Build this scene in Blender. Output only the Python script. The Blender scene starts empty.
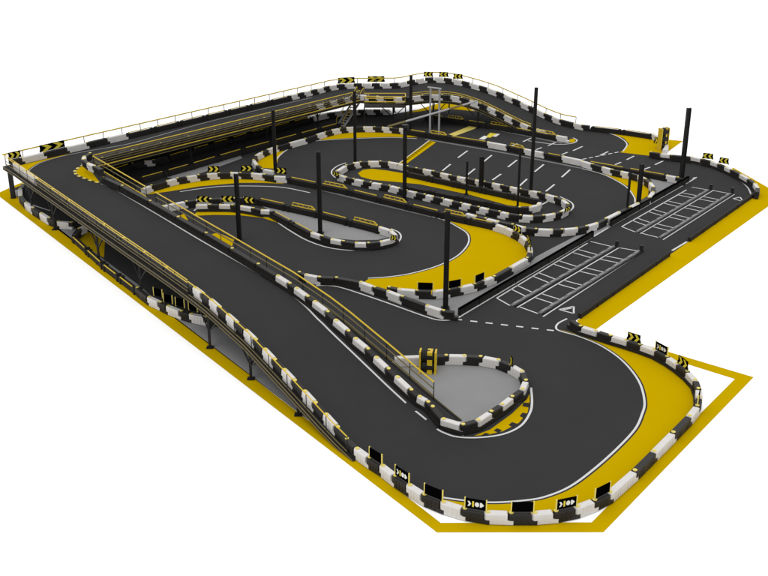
import bpy, bmesh, math, random
from mathutils import Vector, Matrix
random.seed(7)
C = bpy.context.scene.collection
# ------------------------------------------------------------------ camera model
F, CX, CY, PITCH, CAMH = 1085.0, 384.0, 288.0, math.radians(22.7), 29.65
def U(u, v, z=0.0):
    """plan position (x, y, z) of a surveyed point at height z"""
    x = (u-CX)/F; a = (v-CY)/F
    dy = math.cos(PITCH)-a*math.sin(PITCH); dz = -(math.sin(PITCH)+a*math.cos(PITCH))
    t = (z-CAMH)/dz
    return Vector((x*t, dy*t, z))
cd = bpy.data.cameras.new('camera'); cam = bpy.data.objects.new('camera', cd); C.objects.link(cam)
cam.location = (0, 0, CAMH); cam.rotation_euler = (math.pi/2-PITCH, 0, 0)
cd.sensor_width = 36; cd.lens = 36*F/768; cd.clip_start = 1; cd.clip_end = 3000
bpy.context.scene.camera = cam
# ------------------------------------------------------------------ materials
def mat(name, col, rough=.6, spec=.3, metal=0, noise=0.0, nscale=3.0, bump=0.0, bscale=40.0):
    m = bpy.data.materials.new(name); m.use_nodes = True
    nt = m.node_tree; b = nt.nodes['Principled BSDF']
    b.inputs['Base Color'].default_value = (*col, 1); b.inputs['Roughness'].default_value = rough
    b.inputs['Specular IOR Level'].default_value = spec; b.inputs['Metallic'].default_value = metal
    if noise or bump:
        tc = nt.nodes.new('ShaderNodeTexCoord')
    if noise:
        n = nt.nodes.new('ShaderNodeTexNoise'); n.inputs['Scale'].default_value = nscale; n.inputs['Detail'].default_value = 5
        nt.links.new(tc.outputs['Object'], n.inputs['Vector'])
        r = nt.nodes.new('ShaderNodeValToRGB')
        r.color_ramp.elements[0].position = .3; r.color_ramp.elements[1].position = .7
        r.color_ramp.elements[0].color = (*[c*(1-noise) for c in col], 1)
        r.color_ramp.elements[1].color = (*[min(1, c*(1+noise)) for c in col], 1)
        nt.links.new(n.outputs['Fac'], r.inputs['Fac']); nt.links.new(r.outputs['Color'], b.inputs['Base Color'])
    if bump:
        n2 = nt.nodes.new('ShaderNodeTexNoise'); n2.inputs['Scale'].default_value = bscale
        nt.links.new(tc.outputs['Object'], n2.inputs['Vector'])
        bp = nt.nodes.new('ShaderNodeBump'); bp.inputs['Strength'].default_value = bump; bp.inputs['Distance'].default_value = .01
        nt.links.new(n2.outputs['Fac'], bp.inputs['Height']); nt.links.new(bp.outputs['Normal'], b.inputs['Normal'])
    return m
M = dict(
    floor=mat('white_floor', (.97, .97, .97), 1, 0),
    asphalt=mat('asphalt', (.0285, .0285, .0288), .95, .08, noise=.05, nscale=.25, bump=.3, bscale=30),
    concrete=mat('concrete', (.212, .212, .215), .95, .05, noise=.05, nscale=.3),
    yellow=mat('yellow_paint', (.425, .282, .0002), 1, 0, noise=.025, nscale=.2),
    line=mat('line_paint', (.52, .52, .52), .7, .2),
    white=mat('white_plastic', (.53, .515, .50), .45, .35, noise=.05, nscale=1.2),
    black=mat('black_plastic', (.0125, .0115, .0105), .5, .25, noise=.25, nscale=1.5),
    board=mat('black_board', (.0012, .0012, .0012), .95, .0),
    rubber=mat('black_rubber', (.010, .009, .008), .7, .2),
    steel=mat('dark_steel', (.0085, .0080, .0075), .55, .22, noise=.25, nscale=1),
    olive=mat('olive_steel', (.115, .090, .028), .5, .3),
    yrail=mat('yellow_rail', (.50, .35, .012), .45, .3),
    yfence=mat('yellow_fence_paint', (.42, .31, .015), .6, .1),
    cap=mat('yellow_cap', (.58, .48, .11), .5, .3),
    grey=mat('grey_steel', (.27, .27, .275), .5, .4),
    kerb=mat('grey_kerb', (.13, .13, .133), .7, .2),
    logo=mat('white_print', (.60, .60, .58), .6, .2),
    oran=mat('chevron_print', (.56, .47, .04), .6, .2),
)
# ------------------------------------------------------------------ builders
def link(name, bm, m, parent=None, smooth=False):
    me = bpy.data.meshes.new(name); bmesh.ops.recalc_face_normals(bm, faces=bm.faces); bm.to_mesh(me); bm.free()
    me.materials.append(M[m] if isinstance(m, str) else m)
    if smooth:
        for p in me.polygons: p.use_smooth = True
    o = bpy.data.objects.new(name, me); C.objects.link(o)
    if parent: o.parent = parent
    return o
def inst(name, me, parent, loc=None, rot=None):
    o = bpy.data.objects.new(name, me); C.objects.link(o); o.parent = parent
    if loc is not None: o.location = loc
    if rot is not None: o.rotation_euler = rot
    return o
def thing(name, label, cat, loc=(0, 0, 0), rz=0, group=None):
    o = bpy.data.objects.new(name, None); C.objects.link(o); o.empty_display_size = .2
    o.location = loc; o.rotation_euler = (0, 0, rz)
    o['label'] = label; o['category'] = cat
    if group: o['group'] = group
    return o
def box(bm, x0, x1, y0, y1, z0, z1, mtx=None):
    vs = [bm.verts.new((x, y, z)) for z in (z0, z1) for x, y in ((x0, y0), (x1, y0), (x1, y1), (x0, y1))]
    for f in ((3, 2, 1, 0), (4, 5, 6, 7), (0, 1, 5, 4), (1, 2, 6, 5), (2, 3, 7, 6), (3, 0, 4, 7)):
        bm.faces.new([vs[i] for i in f])
    if mtx:
        for v in vs: v.co = mtx @ v.co
def prism(bm, pts, z0, z1, cham=0, cz=0):
    rings = [[bm.verts.new((x, y, z0)) for x, y in pts]]
    if cham:
        rings.append([bm.verts.new((x, y, z1-cz)) for x, y in pts])
        cx = sum(p[0] for p in pts)/len(pts)
        def ins(x, y):
            hx = max(abs(p[0]-cx) for p in pts); hy = max(abs(p[1]) for p in pts)
            return cx+(x-cx)*(1-cham/hx), y*(1-cham/hy)
        rings.append([bm.verts.new((*ins(x, y), z1)) for x, y in pts])
    else:
        rings.append([bm.verts.new((x, y, z1)) for x, y in pts])
    n = len(pts)
    for a, b in zip(rings, rings[1:]):
        for i in range(n): bm.faces.new((a[i], a[(i+1) % n], b[(i+1) % n], b[i]))
    bm.faces.new(rings[0][::-1]); bm.faces.new(rings[-1])
def tube(bm, a, b, r, n=6, r2=None):
    a = Vector(a); b = Vector(b); d = b-a
    if d.length < 1e-5: return
    q = d.to_track_quat('Z', 'Y').to_matrix(); r2 = r if r2 is None else r2
    A = [bm.verts.new(a+q @ Vector((r*math.cos(t), r*math.sin(t), 0))) for t in [2*math.pi*i/n for i in range(n)]]
    B = [bm.verts.new(b+q @ Vector((r2*math.cos(t), r2*math.sin(t), 0))) for t in [2*math.pi*i/n for i in range(n)]]
    for i in range(n): bm.faces.new((A[i], A[(i+1) % n], B[(i+1) % n], B[i]))
    bm.faces.new(A[::-1]); bm.faces.new(B)
def smooth_line(P, k=5, closed=False):
    P = [Vector(p) for p in P]; n = len(P); out = []
    rng = range(n) if closed else range(n-1)
    for i in rng:
        p0 = P[(i-1) % n] if closed or i > 0 else P[0]*2-P[1]
        p1 = P[i]; p2 = P[(i+1) % n]
        p3 = P[(i+2) % n] if closed or i+2 < n else P[-1]*2-P[-2]
        for j in range(k):
            t = j/k
            out.append(.5*((2*p1)+(p2-p0)*t+(2*p0-5*p1+4*p2-p3)*t*t+(3*p1-p0-3*p2+p3)*t**3))
    if not closed: out.append(P[-1])
    return out
def ribbon(bm, P, w, z=None, off=0, closed=False, thick=0):
    n = len(P); L = []; R = []
    for i, p in enumerate(P):
        a = P[(i-1) % n] if closed or i > 0 else p
        b = P[(i+1) % n] if closed or i < n-1 else p
        d = (b-a); d.z = 0
        d = d.normalized() if d.length > 1e-6 else Vector((1, 0, 0))
        nn = Vector((-d.y, d.x, 0)); zz = p.z if z is None else z
        q = Vector((p.x, p.y, zz))
        L.append(bm.verts.new(q+nn*(off+w/2))); R.append(bm.verts.new(q+nn*(off-w/2)))
    m = n if closed else n-1
    for i in range(m):
        j = (i+1) % n
        bm.faces.new((R[i], R[j], L[j], L[i]))
    if thick:
        g = bmesh.ops.extrude_face_region(bm, geom=list(bm.faces))
        for v in [e for e in g['geom'] if isinstance(e, bmesh.types.BMVert)]: v.co.z += thick
def sheet(name, polys, z, m, k=0, label=None):
    """flat painted/paved area: structure"""
    bm = bmesh.new()
    for pl in polys:
        P = [p if isinstance(p, Vector) else U(*p) for p in pl]
        if k: P = smooth_line(P, k, True)
        f = bm.faces.new([bm.verts.new((p.x, p.y, z)) for p in P])
        f.normal_update()
        if f.normal.z < 0: f.normal_flip()
    bmesh.ops.triangulate(bm, faces=bm.faces)
    bmesh.ops.recalc_face_normals(bm, faces=bm.faces)
    me = bpy.data.meshes.new(name); 
    for f in bm.faces:
        if f.normal.z < 0: f.normal_flip()
    bm.to_mesh(me); bm.free(); me.materials.append(M[m])
    o = bpy.data.objects.new(name, me); C.objects.link(o); o['kind'] = 'structure'
    return o
def lines(name, L, z, w, m='line', k=5):
    bm = bmesh.new()
    for pl in L:
        P = [p if isinstance(p, Vector) else U(*p) for p in pl]
        if len(P) > 2: P = smooth_line(P, k)
        b2 = bmesh.new(); ribbon(b2, P, w, z); me = bpy.data.meshes.new('t'); b2.to_mesh(me); b2.free(); bm.from_mesh(me); bpy.data.meshes.remove(me)
    o = link(name, bm, m); o['kind'] = 'structure'; return o
# ------------------------------------------------------------------ deck geometry
OL = Vector((-33.0, 91.6, 0)); DL = Vector((.585, -.811, 0)); NL = Vector((.811, .585, 0))
PROF = [(-5, 2.8), (27, 2.8), (33, 2.83), (37.6, 2.74), (42.8, 2.2), (48.1, 1.12), (51.5, .36), (53.4, .06), (53.9, .0205), (99, .0205)]
def prof(s):
    for (a, za), (b, zb) in zip(PROF, PROF[1:]):
        if s <= b:
            t = max(0, (s-a)/(b-a)); return za+(zb-za)*t
    return PROF[-1][1]
def zleft(x, y):
    return prof((Vector((x, y, 0))-OL).dot(DL))
def UL(u, v, off=0):
    """surveyed point lying on (off above) the left ramp"""
    z = 2.8+off
    for _ in range(60):
        p = U(u, v, z); z = .5*z+.5*(zleft(p.x, p.y)+off)
    return U(u, v, z)
def LP(s, w, off=0):
    p = OL+DL*s+NL*w; return Vector((p.x, p.y, prof(s)+off))
OB = Vector((-33.2, 91.6, 0)); DB = Vector((.66, .7513, 0)); NB = Vector((.7513, -.66, 0))
def BP(s, w, z=2.8):
    p = OB+DB*s+NB*w; return Vector((p.x, p.y, z))
# bridge stations: outer edge, inner edge
BR = [((-7.33, 121.05, 2.8), (-2.82, 117.09, 2.8)), ((-6.2, 122.5, 2.8), (-2.5, 117.05, 2.8)), ((-3.6, 123.6, 2.8), (-1.6, 117.0, 2.75)), ((1.2, 123.8, 2.8), (1.0, 116.1, 2.72)),
      ((3.4, 124.0, 3.15), (3.0, 115.8, 2.9)), ((5.4, 124.0, 3.42), (5.0, 115.6, 3.15)), ((7.5, 123.6, 3.38), (6.7, 115.8, 3.05)), ((9.4, 122.9, 3.15), (8.3, 115.8, 2.8)),
      ((12.3, 121.8, 2.5), (10.3, 115.6, 2.2)), ((14.5, 120.7, 1.78), (11.8, 115.2, 1.6)), ((16.1, 119.8, 1.22), (13.2, 114.6, 1.0)),
      ((18.0, 118.6, .52), (14.7, 113.8, .42)), ((19.6, 117.5, .12), (16.1, 113.0, .06)), ((21.0, 116.6, .027), (17.0, 112.4, .027))]
def brp(side): return smooth_line([b[side] for b in BR], 4)

# ------------------------------------------------------------------ setting
bm = bmesh.new()
vs = [bm.verts.new(p) for p in ((-900, -300, 0), (900, -300, 0), (900, 1500, 0), (-900, 1500, 0))]; bm.faces.new(vs)
fl = link('white_floor', bm, 'floor'); fl['kind'] = 'structure'
# yellow border strip painted on the floor
Yo = [U(-4, 194), U(436.8, 532.5), U(603.5, 532.3), U(753.7, 377.2), U(594, 328.5)]
sheet('yellow_border', [
    [(-4, 194), (436.8, 532.5), (440.7, 522.9), (9, 189)],
    [(436.8, 532.5), (603.5, 532.3), (591.6, 522.4), (440.7, 522.9)],
    [(603.5, 532.3), (753.7, 377.2), (734.7, 379.1), (591.6, 522.4)],
    [(753.7, 377.2), (600, 331.5), (597, 336), (734.7, 379.1)],
    [(600, 330.5), (596, 329.5), (783, 196), (757.5, 192.5), (577, 320.5), (580, 326)],
    [(783, 196), (733, 167.5), (728, 173), (757.5, 192.5)],
    [(-4, 194), (9, 189), (22, 186), (60, 172), (60, 169), (18, 184)]], .006, 'yellow')
FR = [(346.4, 438.5), (356.8, 448.4), (369.3, 457.3), (382.3, 465.5), (395, 475.5), (409.4, 485), (424, 494.3), (443, 502), (464.2, 508.5), (486.8, 512.2), (510.5, 513),
      (534, 513), (555.3, 511.3), (576.8, 506.8), (594.2, 500.3), (609.8, 492.4), (634.6, 470.8), (654, 451.6), (673, 432.6), (689.3, 416), (697.3, 406), (699.3, 397.5),
      (698.6, 389), (695.5, 380.2), (687.6, 371.6), (677.5, 363.6), (667.5, 356.8), (655, 350), (640.4, 344.6), (626.7, 340.2), (611, 335.6), (596.5, 331), (580.8, 326.2), (570.8, 319.5)]
front = [U(u, v, .6) for u, v in FR]
for p in front: p.z = 0
track_outline = [U(9, 190), U(60, 229), U(368, 466)]+front[4:-1]+[U(574, 322), U(757.5, 193.5), U(757, 187), U(741, 179), U(726, 171), U(702, 163.5), U(671, 159.5), U(650, 155),
    U(668, 143), U(655, 138.5), U(590, 129), U(560, 122), U(470, 110), U(430, 107.5), U(391, 114.5), U(325, 116), U(168, 160), U(20, 186)]
sheet('asphalt_ground', [track_outline], .016, 'asphalt')
sheet('yellow_corner_run_off', [[(607, 133), (626, 133.6), (652, 138.5), (668, 139.8), (683, 141), (667, 152.5), (650, 156), (620, 152.5), (625, 149), (629, 144), (624, 138.5), (613, 134.6)]], .022, 'yellow')
# concrete infields
loopP = [(432, 423), (443, 428), (462, 434), (480, 431), (520, 404), (530, 390), (527, 378), (512, 370), (480, 362), (440, 362), (400, 364), (380, 372)]
sheet('concrete_infield', [
    loopP,
    [(258, 204), (300, 213.5), (345, 224), (380, 232), (391, 237), (378, 240), (356, 240.5), (330, 238), (312, 234), (290, 222), (270, 211)],
    [(398, 293), (412, 300), (430, 307), (445, 313), (458, 317), (592, 238), (688, 182), (684, 178), (608, 220.5), (587, 230.5), (547, 251), (536, 257), (527, 265), (494, 283), (470, 292), (433, 298)],
    [(646, 173.5), (670, 178), (684, 181), (640, 206), (636, 205), (648, 200), (655, 191), (652, 182)],
    [(160, 176), (200, 167.5), (240, 154.5), (242, 158.5), (205, 172), (180, 180)],
    [(9, 190.5), (366, 463.6), (362, 452), (330, 400), (240, 318), (206, 319), (181, 313), (155, 299), (137, 284), (103, 259), (75, 236), (77, 230), (72, 226), (58, 225), (33, 211), (21, 200), (18, 190)],
    [(300, 118), (391, 113.5), (391, 111), (330, 112)]], .0205, 'concrete')
# yellow painted run-offs
wl_front = [(438, 496), (443.3, 498), (469.4, 501.4), (495.4, 502.8), (526.7, 500.6), (546, 496.9), (569.5, 487.2), (592.9, 470.3), (616.4, 449.5), (634.6, 430), (641.6, 415.6), (644.5, 402), (638.6, 381.3), (622.3, 361), (600.7, 346), (578, 336.5), (560, 331.3), (556, 328), (558.5, 323.5), (567, 319)]
wlf = smooth_line([U(*p) for p in wl_front], 5)
wl_b = [(368, 278.5), (390, 277), (412, 273.5), (438, 266), (456.4, 256.8), (466, 247.5), (469, 240), (466.5, 233), (456.4, 226.5), (446, 221), (432, 217)]
wlb = smooth_line([U(*p) for p in wl_b], 5)
def offs(P, d):
    out = []
    for i, p in enumerate(P):
        t = (P[min(i+1, len(P)-1)]-P[max(i-1, 0)]); t.z = 0; t.normalize(); out.append(p+Vector((-t.y, t.x, 0))*d)
    return out
oy = offs(wlf, -.16)
fy = [p for p in oy[:-14]]
sheet('yellow_front_run_off', [fy+list(reversed(front[6:-2]))], .024, 'yellow')
by = offs(wlb, -.16)
bulge = [(388.6, 287, 0), (399, 289), (417, 290.5), (433.5, 291), (448, 289.5), (461, 287), (474.5, 284), (484, 280), (494, 276.5), (511, 267), (527, 258), (530.7, 252), (530, 246.5), (527, 240.5), (521, 235), (513.5, 231), (506, 227.5), (495.5, 224)]
bulgeP = [U(p[0], p[1], .6) for p in bulge]
sheet('yellow_bulge_run_off', [by+[U(440, 219.5)]+[Vector((p.x, p.y, 0)) for p in reversed(bulgeP[1:])]+[U(362, 284)]], .024, 'yellow')
sheet('yellow_run_off', [
    [(138, 196), (145, 192.5), (170, 185), (198, 180), (230, 178), (262, 179), (285, 184), (262, 183), (240, 183), (200, 186.5), (170, 191.5)],
    [(193, 216), (199, 210.5), (215, 209), (240, 210), (262, 213.5), (278, 223), (262, 218), (240, 215.5), (215, 215)],
    [(255, 161), (262, 154.5), (275, 149), (290, 145.5), (283, 152), (278, 159), (276, 169), (262, 168), (256, 165)],
    [(306, 143), (320, 138), (340, 132.5), (364, 131), (391, 131.5), (418, 137.5), (391, 137), (350, 138.2), (318, 140.3)],
    [(358, 173.5), (363, 170), (372, 169), (385, 170.5), (410, 174.5), (470, 187), (530, 200), (537, 205.5), (521, 207), (508, 205.5), (470, 195), (420, 184.5), (400, 182.5), (372, 180), (361, 177)],
    [(590, 167.5), (612, 173), (633, 178), (649, 187), (648, 196), (636, 203), (635.5, 197), (628, 186.5), (615, 179.3), (602, 173.3)],
    [(406, 113.5), (425, 107.5), (440, 103), (462, 105), (475, 111.5), (455, 109.5), (435, 109.5)],
    [(78, 240), (88, 232), (105, 240), (104, 258), (90, 250)],
    [(205, 236), (218, 233), (234, 240), (232, 247), (215, 244)], [(174, 218), (184, 214), (188, 220), (180, 223)],
    [(566, 142), (571, 139), (576, 139.5), (574, 142.5), (568, 143)]], .024, 'yellow')
# kerb inside the front loop, with black teeth
sheet('yellow_loop_kerb', [[(474, 436.2), (490, 430), (512, 414), (527, 399.5), (529.5, 394), (529.6, 402), (527.5, 413), (519, 423), (503, 431.5), (488, 435)]], .024, 'yellow')
sheet('loop_kerb_teeth', [[(481, 436), (485, 433.3), (489.5, 434), (487, 436.2)], [(493.5, 431), (497, 428.6), (502, 430.5), (498.5, 433.4)], [(508.5, 425.3), (512, 422.4), (517.3, 424.2), (513, 428)],
    [(519.5, 416.5), (522.5, 413), (527.6, 414), (525, 419.2)], [(522.3, 406.6), (523.4, 403), (529.5, 403.3), (529, 408)]], .028, 'rubber')
# white and grey painted lines
loopC = [(278, 223), (290, 231), (306.7, 240.5), (326.7, 247.5), (348, 250.5), (368, 250.3), (386, 247.5), (397, 243), (401, 237.5), (398.5, 232.5), (391, 229)]
lines('white_track_lines', [
    wl_front, wl_b,
    [(316, 286), (330, 286), (345, 289), (384, 302), (423, 316), (440, 320.5), (456, 320)],
    [(458, 318.2), (608, 228.2)], [(611, 226.5), (691, 181), (692.5, 178.5)],
    [(431.5, 424.2), (438, 430), (446, 434), (457.3, 437.3), (478, 438), (503, 434.6), (521, 426), (530, 413), (532, 402), (531, 388)],
    loopC,
    [(180, 192), (200, 189), (225, 186.5), (262, 186.5), (285, 188), (310, 193)],
    [(274.5, 170), (275.5, 162), (280, 155.5), (291, 147.8), (305, 143.6), (318, 141), (350, 139), (391.7, 137.8), (416.7, 139)],
    [(581.7, 168.8), (600, 173.6), (613.3, 179.3), (626.7, 187.5), (634, 197), (635, 203)],
    [(346, 163), (337, 166.5), (331.5, 172), (335, 177.5), (345, 181)],
    [(560, 197), (571, 202.5), (573, 208), (566, 213.5), (553, 218), (535, 220.2), (515, 219), (495, 215.5), (470, 209.5)],
    [(593, 130.5), (610, 133.8), (621, 138.5), (627, 144.5), (623, 151.5)],
    [(702, 164.5), (716, 168), (735, 178), (747, 187), (752, 197)],
    [(528, 141), (555, 144.5), (572, 143.6), (577, 140.5), (573, 138)],
    [(194, 211), (199, 208.6), (222, 208.4)],
    [(20, 196), (30, 204), (50, 211)]], .030, .13)
lines('grey_straight_lines', [[(289, 182), (350, 197.4), (410, 211.8), (432, 217)], [(425, 139.3), (440, 142), (500, 152.5), (581, 168.5)], [(428, 119), (500, 131), (562, 143.5)]], .0345, .38, 'kerb')
dash = [[(455+i*15.3, 319.6+i*1.78), (462+i*15.3, 320.4+i*1.78)] for i in range(7)]
dash += [[(618.5-i*6.4, 152.3+i*1.3), (614.5-i*6.4, 153.1+i*1.3)] for i in range(6)]
grid = [((458, 158), (467.5, 151)), ((442.5, 171), (450.5, 164.5)), ((483, 162.5), (491.7, 155.5)), ((467.5, 175), (475, 169)), ((508, 167.3), (517, 160.3)), ((492.5, 180.3), (501, 174.3)),
    ((534.7, 172), (543.7, 164.7)), ((561.7, 177.5), (570, 170)), ((519.3, 186.4), (527, 179.3)), ((545.8, 191.7), (554.5, 184.7)), ((548, 146), (556.7, 142.2)), ((573, 151), (582.5, 146.7)),
    ((600, 155.7), (608, 151.9)), ((523, 142), (531, 138.3)), ((536, 150), (541.7, 147.8)), ((561.7, 155), (567.5, 152.5)), ((510, 146.5), (517.5, 144)), ((626.7, 160), (634, 156.3)), ((655, 165), (663, 161.2)),
    ((615, 165), (621, 162.5)), ((643, 170), (650, 167.5)), ((672, 251), (687, 242)), ((541.7, 205), (550, 200.5))]
lines('grid_marks', dash+[list(g) for g in grid], .034, .17, 'line')
lines('pit_arrows', [[(559, 310), (573.7, 306.8)], [(573.7, 306.8), (573.7, 314)], [(573.7, 314), (559, 310)], [(563, 310.2), (571.5, 308.6)], [(733, 199), (743.3, 202)], [(743.3, 202), (740, 197.5)], [(740, 197.5), (733, 199)]], .038, .12)
# start lines
def lerp(a, b, t): return a+(b-a)*t
a0, a1, b0, b1 = U(399.5, 163.5), U(404.5, 165.5), U(429.5, 140.8), U(436, 142.6)
sheet('start_line', [[a0, a1, b1, b0]], .030, 'yellow')
q = []
for i in range(22):
    t0, t1 = i/22, (i+.5)/22
    A, B, Cc, D = lerp(a0, b0, t0), lerp(a1, b1, t0), lerp(a1, b1, t1), lerp(a0, b0, t1)
    q.append([lerp(A, B, .1), lerp(A, B, .55), lerp(D, Cc, .55), lerp(D, Cc, .1)])
sheet('start_line_teeth', q, .034, 'board')
sheet('start_line_edge', [[a0-(a1-a0)*.12, a0, b0, b0-(b1-b0)*.12]], .034, 'line')
sheet('second_straight_line', [[(448.5, 134.6), (455, 136.2), (479.5, 127.2), (470.5, 125.9)]], .0265, 'cap')
sheet('painted_track_mark', [[(479, 139), (484, 140), (489, 136.5), (484, 136)], [(492, 136.5), (496, 137), (500, 134.2), (496, 133.8)]], .0265, 'logo')
sheet('painted_track_letters', [[(486, 137), (490, 138), (497, 134), (490, 133)]], .0305, 'oran')

# ------------------------------------------------------------------ barrier kit
BW, BH = .36, .60
cache = {}
def block_mesh(L, col):
    key = (round(L, 1), col)
    if key in cache: return cache[key]
    L = key[0]; h = BW/2; bm = bmesh.new()
    t = min(.14, L*.18)
    arc = [(-L/2+.05-math.cos(a)*h*.95, -math.sin(a)*h) for a in [math.pi/2*(-1+2*i/6) for i in range(7)]]
    arc = [(x, y) for x, y in arc]
    up = [(L/2-t, -h), (L/2-t, h)]+[p for p in arc]
    # ordered ring: right bottom, right top, then around the rounded left end
    up = [(L/2-t, -h), (L/2-t, h)]+[(-L/2+.05-math.cos(a)*h*.95, math.sin(a)*h) for a in [math.pi/2*(1-2*i/6) for i in range(7)]]
    prism(bm, up, .25, BH, .03, .04)
    n = max(1, round(L/1.1))
    lw = h-.004
    prism(bm, [(-L/2+t, -lw), (L/2+t, -lw), (L/2+t, lw), (-L/2+t, lw)], 0.03, .25)
    for i in range(n):                       # moulded ribs on both faces
        for e in range(3):
            x = -L/2+L*(i+.28+.2*e)/n
            for sgn in (-1, 1):
                box(bm, x-.035, x+.035, sgn*h-(.012 if sgn < 0 else .0), sgn*h+(.012 if sgn > 0 else 0), .09, BH-.09)
    bmesh.ops.recalc_face_normals(bm, faces=bm.faces)
    me = bpy.data.meshes.new('%s_block' % ('white' if col == 'W' else 'black')); bm.to_mesh(me); bm.free()
    me.materials.append(M['white' if col == 'W' else 'black']); cache[key] = me; return me
bm = bmesh.new(); tube(bm, (0, 0, BH), (0, 0, BH+.035), .115, 12)
capme = bpy.data.meshes.new('cap'); bmesh.ops.recalc_face_normals(bm, faces=bm.faces); bm.to_mesh(capme); bm.free(); capme.materials.append(M['cap'])
railc = {}
def rail_mesh(L, motif, side):
    key = (round(L, 1), motif, side)
    if key in railc: return railc[key]
    L = key[0]; bm = bmesh.new(); h = .15
    prism(bm, [(-L/2+.01, -h), (L/2-.01, -h), (L/2-.01, h), (-L/2+.01, h)], .05, .5, .03, .03)
    for x in (-L/2+.25, L/2-.25): box(bm, x-.12, x+.12, -.2, .2, .0, .56)
    bmesh.ops.recalc_face_normals(bm, faces=bm.faces)
    a = bpy.data.meshes.new('rail_panel'); bm.to_mesh(a); bm.free(); a.materials.append(M['rubber'])
    bm = bmesh.new(); y = side*.17
    tube(bm, (-L/2+.4, y, .56), (L/2-.4, y, .56), .045, 6)
    if motif:
        w = min(1.25, L*.4); z0, z1 = .57, .82
        tube(bm, (-w, y, z0), (w, y, z0), .04); tube(bm, (-w+.15, y, z1), (w-.35, y, z1), .04)
        for x in (-w+.15, -w+.7, 0, w-.7): tube(bm, (x, y, z0), (x, y, z1), .04)
        tube(bm, (w, y, z0), (w-.35, y, z1), .05); tube(bm, (w-.35, y, z0), (w-.35, y, z1), .05)
    bmesh.ops.recalc_face_normals(bm, faces=bm.faces)
    b = bpy.data.meshes.new('yellow_frame'); bm.to_mesh(b); bm.free(); b.materials.append(M['yrail'])
    railc[key] = (a, b); return a, b
def barrier(label, P, cols, rail=0, closed=False, motif=True, mside=1, modlen=3.2, group='track barriers', frame=True):
    """P: joints (x,y,z base). cols: one letter per span, W/B block, R rail run, '-' nothing"""
    root = thing('track_barrier', label, 'barrier', P[len(P)//2], 0, group)
    o0 = P[len(P)//2]; n = len(P); mcount = 0
    m = n if closed else n-1
    for i in range(m):
        a, b = P[i], P[(i+1) % n]; c = cols[i % len(cols)]
        d = b-a; L = d.length
        if c == '-' or L < .15: continue
        rz = math.atan2(d.y, d.x); ry = -math.atan2(d.z, math.hypot(d.x, d.y)); mid = (a+b)/2-o0
        if c in 'WB':
            o = inst('white_block' if c == 'W' else 'black_block', block_mesh(L, c), root, mid, (0, ry, rz))
            inst('joint_cap', capme, o, (-L/2+.04, 0, 0))
        else:
            k = max(1, round(L/modlen))
            for j in range(k):
                mm = a+d*((j+.5)/k)-o0
                A, B = rail_mesh(L/k, motif and (mcount % 2 == 1), mside); mcount += 1
                o = inst('rail_panel', A, root, mm, (0, ry, rz))
                if frame: inst('yellow_frame', B, o)
    if rail:
        bm = bmesh.new(); ribbon(bm, [p-o0+Vector((0, 0, .07)) for p in P], .06, None, rail*(BW/2+.05), closed, .20)
        link('bumper_strip', bm, 'rubber', root)
    return root
def T(L, z=.6):
    out = []
    for q in L:
        p = U(q[0], q[1], z); p.z = z-.6; out.append(p)
    return out
def alt(n, first='B'):
    o = 'W' if first == 'B' else 'B'
    return ''.join(first if i % 2 == 0 else o for i in range(n))
def zlift(P, z=.02):
    return [Vector((p.x, p.y, max(p.z, z))) for p in P]
def along(P, step):
    """resample a polyline in equal steps"""
    tot = sum((b-a).length for a, b in zip(P, P[1:])); n = max(1, round(tot/step)); out = [P[0]]; d = tot/n; acc = 0; k = 1
    for a, b in zip(P, P[1:]):
        L = (b-a).length
        while k < n and acc+L >= k*d-1e-9:
            out.append(a+(b-a)*((k*d-acc)/L)); k += 1
        acc += L
    out.append(P[-1]); return out
# --- ground level barriers
barrier('checkered barrier sweeping round the front of the big outer curve beside the yellow run-off', zlift(front), alt(len(front)-1, 'B'), rail=1)
near = [(426.9, 400.5), (431.8, 405.4), (443, 419), (462.5, 424.7), (478, 420.3), (491, 411.7), (502, 404.6), (512, 396.8), (522.4, 389.4), (526, 380.6), (522.4, 371.5), (511.5, 365), (499, 360), (481.3, 356.6), (465.1, 355.7), (446.9, 355.4), (434, 356), (424, 356.3), (392, 357.5)]
rampin = [(326.9, 310.4), (334.7, 319), (347.2, 329.4), (354.2, 337.2), (366.7, 347.3), (375, 356), (386.8, 367), (395.9, 375.5), (409.4, 388), (418, 395.5)]
NP = T(near[2:])
barrier('checkered barrier closing the teardrop island of bare concrete at the foot of the ramp', zlift(NP), 'WBWBWBWBWBWBWBBW'[:len(NP)-1], rail=-1)
barrier('checkered barrier between the ramp foot and the pit lane corner, running below the yellow bulge', zlift(T([(299, 272), (306, 274.5), (319, 277), (336, 277.5), (360.7, 282), (374.3, 287), (388, 291), (402, 296.3), (427, 305.5), (442.8, 310.5), (456.5, 312)])), 'BWBBWBWBWB')
barrier('checkered barrier round the outside of the large yellow bulge in the middle track', zlift([Vector((p.x, p.y, 0)) for p in bulgeP]), 'BWBWBWBWBWBWBWBWBW'[::-1][:17] if False else 'BWBWBWBWBWBWBWBWW', rail=0)
barrier('long black rail with yellow frames between the second hairpin and the middle straight', zlift(T([(142.5, 189), (151, 185.5), (167, 181), (177, 178.3), (187.5, 176.7), (198, 175), (208, 173.8), (218.5, 173), (231, 172.6), (240, 172.8), (252, 173.2), (264, 174.4), (275, 176.2), (287, 176.8), (350, 189.5), (440, 211.5), (495.5, 223.5)])), 'WBWBWBWBWBWBWRRR', rail=0)
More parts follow.
